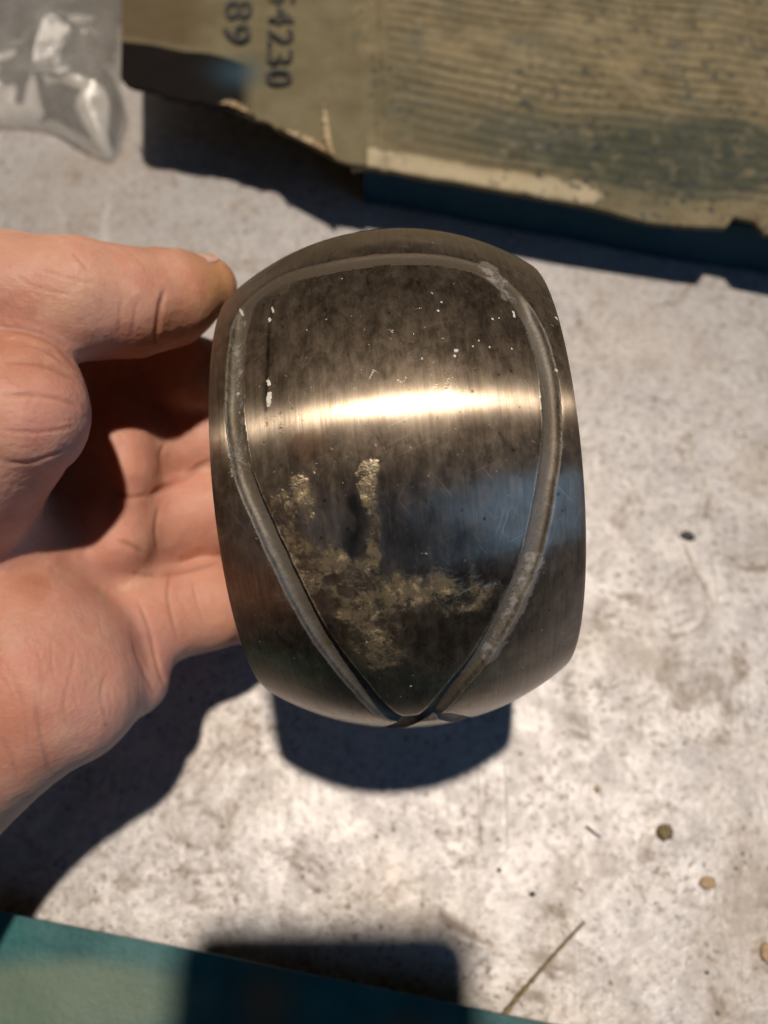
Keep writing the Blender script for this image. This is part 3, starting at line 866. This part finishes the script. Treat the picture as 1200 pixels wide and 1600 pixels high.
    # end flap: hinged at the left end of the lid, standing out level
    HF = 0.0318
    NU, NV = 120, 90
    tu = np.linspace(0, 1, NU); tv = np.linspace(0, 1, NV)
    # torn lower edge from the hinge to the far corner
    low = np.array([(190,126),(200,134),(212,139),(260,149),(330,163),(344,166),(360,172),(392,181),(420,190),(450,207),(480,222),(505,236),(519,243),(546,248),(580,254)], float)
    xs = np.linspace(190, 574, NU); ys = np.interp(xs, low[:, 0], low[:, 1]) + 2.5 * vnoise(np.stack([xs * 0.09, xs * 0, xs * 0], -1), 51)
    G = np.zeros((NU, NV, 3)); UU = np.zeros((NU, NV)); VV = np.zeros((NU, NV))
    for i in range(NU):
        hz = HF + 0.0035 * (1 - tu[i]) ** 2
        for j in range(NV):
            u = xs[i] + 6 * tv[j]; v = ys[i] + (-330 - ys[i]) * tv[j]
            G[i, j] = px(u, v, hz); UU[i, j] = u; VV[i, j] = v
    G[..., 2] += 0.0010 * fbm(np.stack([G[..., 0] * 40, G[..., 1] * 40, G[..., 0] * 0], -1), 3, 55)
    G[..., 2] -= 0.0016 * np.exp(-((UU - 546) / 22) ** 2)
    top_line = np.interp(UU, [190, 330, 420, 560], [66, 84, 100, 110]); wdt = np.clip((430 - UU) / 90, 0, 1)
    band = np.clip((VV - top_line) / 8 + 0.4, 0, 1) * wdt  # near-black band: shade painted into the flap's colour
    blue = np.exp(-((UU - 375) / 40) ** 2 - ((VV - 112) / 22) ** 2)
    brown = np.clip((345 - UU) / 60, 0, 1) * np.clip((top_line - VV) / 10, 0, 1)
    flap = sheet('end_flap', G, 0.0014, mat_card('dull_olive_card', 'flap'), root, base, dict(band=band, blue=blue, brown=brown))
    flap['label'] = 'torn end flap printed with black numbers'
    # raw torn fibres along the flap's ragged edge
    torn = mat_card('torn_card_fibre', 'torn')
    for pts in ([(186,112),(196,128),(208,138)], [(340,163),(356,163),(378,172),(400,182)], [(436,200),(470,217),(500,232),(520,243)], [(507,160),(513,195),(519,230),(524,246)]):
        c = catmull(np.array(pts, float), False, 8)
        vs = []; fs = []
        for i, (u, v) in enumerate(c):
            t = i / (len(c) - 1); w = (7.5 * math.sin(math.pi * min(max(t, .08), .92)) + 2.2 * math.sin(i * 2.3)) 
            dpp = np.array([0.35, -1.0]) if pts[0][0] < 500 else np.array([-1.0, 0.1])
            q0 = px(u, v, HF + 0.0018); q1 = px(u + dpp[0] * w, v + dpp[1] * w, HF + 0.0026 + 0.0004 * math.sin(i))
            q2 = px(u, v, HF - 0.0006); vs += [q0, q1, q2]
        for i in range(len(c) - 1):
            for k in range(3):
                fs.append((i * 3 + k, i * 3 + (k + 1) % 3, i * 3 + 3 + (k + 1) % 3, i * 3 + 3 + k))
        fs.append((0, 1, 2)); e = 3 * (len(c) - 1); fs.append((e + 2, e + 1, e))
        mesh_obj('torn_edge', np.array(vs) - base, fs, torn, root, False)
    # printed number, stamped on the flap; reads from far to near
    ink = NT('black_ink'); co = ink.coord('Object')
    ink.bsdf(Base_Color=ink.mix(ink.ramp(ink.noise(co, 500, 4), 0.4, 0.62), (0.012, 0.012, 0.012), (0.05, 0.045, 0.035)), Roughness=0.7)
    def text(body, u_base, u_top, v0, v1):
        """letters lie on their side: tops towards +u, reading from v0 down to v1"""
        cu = bpy.data.curves.new('print', 'FONT'); cu.body = body; cu.size = 1.0; cu.offset = 0.012; cu.extrude = 0.0
        cu.space_character = 1.12
        tmp = bpy.data.objects.new('tmp', cu); scene.collection.objects.link(tmp)
        dg = bpy.context.evaluated_depsgraph_get(); me = bpy.data.meshes.new_from_object(tmp.evaluated_get(dg))
        bpy.data.objects.remove(tmp)
        co_ = np.array([v.co[:] for v in me.vertices])
        x0, x1 = co_[:, 0].min(), co_[:, 0].max(); y0, y1 = co_[:, 1].min(), co_[:, 1].max()
        for v in me.vertices:
            a = (v.co.x - x0) / (x1 - x0); b = (v.co.y - y0) / (y1 - y0)
            u = u_base + (u_top - u_base) * b + 6 * (1 - a); vv = v0 + (v1 - v0) * a
            i = np.clip((u - 190) / 356 * (NU - 1), 0, NU - 1)
            hz = HF + 0.0035 * (1 - i / (NU - 1)) ** 2 + 0.0012
            q = px(u, vv, hz)
            v.co = Vector(q - base)
        me.materials.append(ink.m)
        o = bpy.data.objects.new('printed_number', me); link(o, flap)
        return o
    text('54230', 414, 456, -19, 133)
    text('89', 346, 390, 0, 65)
build_back_box()

# ------------------------------------------------------------------ teal box in front
def build_front_box():
    HB = 0.013
    base = px(300, 1600, 0.0)
    root = empty('cardboard_box', base)
    tag(root, 'teal printed cardboard box with olive patches, lying below the hand and ring', 'box')
    NU, NV = 160, 90
    tu = np.linspace(0, 1, NU); tv = np.linspace(0, 1, NV)
    fr = np.array([(-420,1336),(0,1424),(400,1506),(800,1588),(1150,1658)], float)
    xs = np.linspace(-420, 1150, NU); ys = np.interp(xs, fr[:, 0], fr[:, 1])
    front = np.array([px(x, y, HB) for x, y in zip(xs, ys)])
    dirn = np.array([-0.2, -1.0, 0.0]); dirn /= np.linalg.norm(dirn)
    dep = 0.11
    G = front[:, None, :] + (tv * dep)[None, :, None] * dirn
    G[..., 2] += 0.0009 * fbm(np.stack([G[..., 0] * 25, G[..., 1] * 25, G[..., 0] * 0], -1), 3, 60)
    G[..., 2] -= 0.0002 * np.exp(-(tv[None, :] * dep / 0.003) ** 2)
    UV = np.zeros((NU, NV, 2))
    for i in range(NU):
        for j in range(NV):
            r_ = G[i, j] - CAM; zz = r_ @ FW
            UV[i, j] = (600 + FPX * r_[0] / zz, 800 - FPX * (r_ @ UP) / zz)
    U, V = UV[..., 0], UV[..., 1]
    worn = np.clip(np.exp(-((U - 110) / 230) ** 2 - ((V - 1560) / 70) ** 2) * 1.3, 0, 1)  # pale olive sheen painted into the lid's colour
    brown = np.clip(np.exp(-((U - 415) / 45) ** 2 - ((V - 1570) / 55) ** 2) + 0.8 * np.exp(-((U - 640) / 60) ** 2 - ((V - 1615) / 30) ** 2), 0, 1)  # warm reflections painted on the lid as brown patches
    teal = mat_card('teal_printed_card', 'teal')
    sheet('lid', G, 0.0009, teal, root, base, dict(worn=worn, brown=brown))
    def wall(name, A, B, inset):
        d = B - A; d /= np.linalg.norm(d); nn = np.array([-d[1], d[0], 0]) * inset
        th = nn / abs(inset) * 0.0015 * (1 if inset > 0 else -1) * (1 if inset > 0 else -1)
        A = A + nn + d * 0.002; B = B + nn - d * 0.002
        vs = [(p[0], p[1], z) for p in (A, B, B + th, A + th) for z in (0.0002, HB - 0.0042)]
        fs = [(0, 2, 3, 1), (2, 4, 5, 3), (4, 6, 7, 5), (6, 0, 1, 7), (1, 3, 5, 7), (0, 6, 4, 2)]
        return mesh_obj(name, np.array(vs) - base, fs, teal, root, False)
    c = [G[0, 0].copy(), G[-1, 0].copy(), G[-1, -1].copy(), G[0, -1].copy()]
    wall('front_panel', c[0], c[1], -0.006)
    wall('end_panel', c[1], c[2], -0.003)
    wall('back_panel', c[2], c[3], -0.003)
    wall('end_panel', c[3], c[0], -0.003)
build_front_box()

# ------------------------------------------------------------------ plastic bag
def mat_bag():
    n = NT('clear_crumpled_plastic'); co = n.coord('Object')
    tr = n.n('ShaderNodeBsdfTransparent'); tr.inputs[0].default_value = (0.93, 0.92, 0.90, 1)
    df = n.n('ShaderNodeBsdfTranslucent'); df.inputs[0].default_value = (0.88, 0.85, 0.80, 1)
    d2 = n.n('ShaderNodeBsdfDiffuse'); d2.inputs[0].default_value = (0.86, 0.84, 0.80, 1)
    gl = n.n('ShaderNodeBsdfGlossy'); gl.inputs['Roughness'].default_value = 0.16; gl.inputs[0].default_value = (0.95, 0.95, 0.95, 1)
    bmp = n.bump(n.noise(co, 120, 5, 0.6, 0.8), 0.5, 0.002)
    for q in (gl, d2): n.set(q.inputs['Normal'], bmp)
    m0 = n.n('ShaderNodeMixShader'); m0.inputs[0].default_value = 0.5
    n.t.links.new(df.outputs[0], m0.inputs[1]); n.t.links.new(d2.outputs[0], m0.inputs[2])
    m1 = n.n('ShaderNodeMixShader'); n.set(m1.inputs[0], n.ramp(n.noise(co, 50, 4), 0.35, 0.7, 0.38, 0.78))
    n.t.links.new(tr.outputs[0], m1.inputs[1]); n.t.links.new(m0.outputs[0], m1.inputs[2])
    fr = n.n('ShaderNodeFresnel'); fr.inputs[0].default_value = 1.5
    m2 = n.n('ShaderNodeMixShader'); n.set(m2.inputs[0], n.math('MULTIPLY', fr.outputs[0], 0.6))
    n.t.links.new(m1.outputs[0], m2.inputs[1]); n.t.links.new(gl.outputs[0], m2.inputs[2])
    n.t.links.new(m2.outputs[0], n.out.inputs[0])
    return n.m

def build_bag():
    base = px(60, 90, 0.0)
    outline = [(-190,-260),(40,-300),(190,-260),(198,-120),(196,0),(190,70),(186,125),(196,170),(182,225),(165,242),(120,222),(70,196),(0,190),(-90,200),(-200,160),(-260,-60)]
    O = catmull(np.array(outline, float), True, 10)
    P = np.array([px(u, v, 0.004) for u, v in O]); c = P.mean(0)
    nr = 60; na = len(P)
    def layer(hf, seed):
        V = []
        for i in range(nr + 1):
            t = i / nr
            for k in range(na):
                q = c + (P[k] - c) * t
                V.append((q[0], q[1], t))
        V = np.array(V); t = V[:, 2]
        z = np.stack([V[:, 0] * 22, V[:, 1] * 22, V[:, 0] * 0 + seed], -1)
        H_ = hf(t) * (0.8 + 0.25 * fbm(z * 0.6, 2, seed))
        g_ = np.random.default_rng(seed)
        wx = V[:, 0] + 0.004 * vnoise(z, seed + 1); wy = V[:, 1] + 0.004 * vnoise(z, seed + 2)
        for _ in range(44):
            an = g_.uniform(0, math.pi); ox, oy = c[0] + g_.uniform(-0.06, 0.06), c[1] + g_.uniform(-0.07, 0.07)
            d = (wx - ox) * math.cos(an) + (wy - oy) * math.sin(an); e = -(wx - ox) * math.sin(an) + (wy - oy) * math.cos(an)
            H_ += g_.uniform(-0.0028, 0.0036) * np.exp(-np.abs(d) / g_.uniform(0.0015, 0.006)) * np.exp(-(e / g_.uniform(0.015, 0.04)) ** 2) * (1 - t ** 8)
        return np.stack([V[:, 0], V[:, 1], np.maximum(H_, 0.0006)], -1)
    top = layer(lambda t: 0.004 + 0.020 * np.sqrt(np.clip(1 - t ** 2.4, 0, 1)), 70)
    F = []
    for i in range(nr):
        for k in range(na):
            a = i * na + k; b = i * na + (k + 1) % na
            F.append((a, b, b + na, a + na))
    F = np.array(F)
    m = mat_bag()
    root = empty('plastic_bag', base)
    tag(root, 'clear crumpled plastic bag lying beside the torn end flap', 'bag')
    mesh_obj('upper_film', top - base, F[:, ::-1], m, root)
    bot = layer(lambda t: 0.001 + 0.0015 * t, 90); bot[:, 2] = np.clip(bot[:, 2] * 0.25, 0.0005, 0.003)
    mesh_obj('lower_film', bot - base, F, m, root)
build_bag()

# ------------------------------------------------------------------ bits of debris on the tabletop
def mat_bit(name, c0, c1, rough=0.85):
    n = NT(name); co = n.coord('Object')
    n.bsdf(Base_Color=n.mix(n.ramp(n.noise(co, 900, 4), 0.35, 0.65), c0, c1), Roughness=rough, Normal=n.bump(n.noise(co, 1500, 3), 0.5, 0.0004))
    return n.m

def lump(name, u, v, rx, ry, rz, rot, mat, label, cat, group=None, seed=0):
    bm = bmesh.new(); bmesh.ops.create_icosphere(bm, subdivisions=3, radius=1.0)
    P = np.array([q.co[:] for q in bm.verts])
    P = P * (1 + 0.20 * fbm(P * 2.1 + seed, 3, 100 + seed))[:, None]
    P[:, 2] = np.maximum(P[:, 2], -0.7)
    ca, sa = math.cos(rot), math.sin(rot)
    for q, p in zip(bm.verts, P):
        x, y = p[0] * rx, p[1] * ry
        q.co = ((x * ca - y * sa) * 1e-3, (x * sa + y * ca) * 1e-3, (p[2] + 0.7) * rz * 1e-3)
    me = bpy.data.meshes.new(name); bm.to_mesh(me); bm.free()
    me.polygons.foreach_set('use_smooth', np.ones(len(me.polygons), dtype=bool)); me.materials.append(mat)
    o = link(bpy.data.objects.new(name, me)); b = px(u, v, 0.0); o.location = (b[0], b[1], -0.0003)
    return tag(o, label, cat, group)

olive = mat_bit('olive_grit', (0.10, 0.075, 0.035), (0.22, 0.17, 0.08)); tanm = mat_bit('tan_grit', (0.36, 0.25, 0.14), (0.46, 0.34, 0.21))
blackm = mat_bit('black_grit', (0.02, 0.018, 0.016), (0.05, 0.045, 0.04), 0.5)
lump('pebble', 1038, 1300, 2.3, 2.0, 1.4, 0.4, olive, 'round olive brown pebble on the pale tabletop', 'pebble', seed=1)
lump('crumb', 1105, 1380, 2.2, 1.8, 0.9, 0.1, tanm, 'flat tan crumb near the olive pebble', 'crumb', seed=2)
lump('crumb', 934, 1233, 0.9, 0.9, 0.6, 0.9, tanm, 'tiny orange tan crumb beside the dark sliver', 'crumb', seed=3)
lump('crumb', 1198, 1490, 1.9, 2.6, 1.0, 0.2, tanm, 'yellowish tan crumb right of the long straw', 'crumb', seed=4)
lump('metal_chip', 1075, 838, 2.2, 1.4, 0.9, -0.35, blackm, 'small black angular chip right of the steel ring', 'chip', seed=5)
lump('grit_grain', 832, 1397, 0.9, 0.7, 0.35, 0.2, blackm, 'small black grain in a brown stain above the straw', 'grit', seed=6)
lump('grit_grain', 780, 1360, 0.7, 0.45, 0.25, 0.2, blackm, 'tiny dark grain lying apart from the brown stain', 'grit', seed=7)
lump('grit_grain', 1105, 1520, 0.55, 0.4, 0.2, 0.2, blackm, 'tiny dark grain below the tan crumb', 'grit', seed=8)

def stalk(name, pts, r0, r1, mat, label, cat):
    C = catmull(np.array([px(u, v, h) for u, v, h in pts]), False, 10); C = np.vstack([C, px(*pts[-1])])
    vs = []; fs = []; ns = 8
    for i, c in enumerate(C):
        d = C[min(i + 1, len(C) - 1)] - C[max(i - 1, 0)]; d /= np.linalg.norm(d)
        s_ = np.cross(d, [0, 0, 1.0]); s_ /= np.linalg.norm(s_); t_ = np.cross(s_, d)
        r = (r0 + (r1 - r0) * i / (len(C) - 1)) * (1 + 0.14 * math.sin(i * 1.7) + 0.1 * math.sin(i * 4.1))
        for k in range(ns):
            a = 2 * math.pi * k / ns
            vs.append(c + s_ * math.cos(a) * r + t_ * math.sin(a) * r * 0.8)
    for i in range(len(C) - 1):
        for k in range(ns):
            fs.append((i * ns + k, i * ns + (k + 1) % ns, (i + 1) * ns + (k + 1) % ns, (i + 1) * ns + k))
    fs.append(tuple(range(ns - 1, -1, -1))); fs.append(tuple(range(len(vs) - ns, len(vs))))
    b = px(pts[0][0], pts[0][1], 0)
    o = mesh_obj(name, np.array(vs) - b, fs, mat); o.location = b
    return tag(o, label, cat)
straw = mat_bit('dry_straw', (0.14, 0.10, 0.045), (0.27, 0.20, 0.10))
stalk('straw', [(770,1610,.0009),(800,1570,.0009),(835,1528,.0009),(875,1482,.0009),(914,1440,.0008)], 0.00068, 0.0003, straw, 'long thin dry straw poking out beside the teal box', 'straw')
stalk('sliver', [(917,1291,.0004),(926,1299,.0004),(938,1308,.0003)], 0.00035, 0.0002, blackm, 'short dark sliver on the tabletop near the olive pebble', 'sliver')

# ------------------------------------------------------------------ the phone taking the picture; its shadow falls across the table
def build_phone():
    hx, hy, th = 35.5, 75.0, 8.0
    cx, cy = -5.0, -13.5 + hy
    def plate(name, hx, hy, r, z0, z1, mat, parent, base):
        ring_ = []
        for (sx, sy, a0) in ((1, 1, 0), (-1, 1, 90), (-1, -1, 180), (1, -1, 270)):
            for k in range(9):
                a = math.radians(a0 + 90 * k / 8)
                ring_.append((cx + sx * (hx - r) + r * math.cos(a), cy + sy * (hy - r) + r * math.sin(a)))
        n_ = len(ring_); vs = [(x, y, z0) for x, y in ring_] + [(x, y, z1) for x, y in ring_]
        fs = [tuple(range(n_)), tuple(range(2 * n_ - 1, n_ - 1, -1))] + [(i, i + n_, (i + 1) % n_ + n_, (i + 1) % n_) for i in range(n_)]
        return mesh_obj(name, c2w(np.array(vs)) - base, fs, mat, parent, False)
    base = c2w(np.array([cx, cy, -7.0])).reshape(3)
    root = empty('phone', base)
    tag(root, 'black phone held over the table, casting the round-cornered shadow', 'phone')
    m = mat_bit('black_phone_case', (0.012, 0.012, 0.013), (0.018, 0.018, 0.02), 0.4)
    plate('case', hx, hy, 9, -3.0, -3.0 - th, m, root, base)
    plate('screen', hx - 2, hy - 3, 7, -3.2 - th, -3.6 - th, m, root, base)
build_phone()
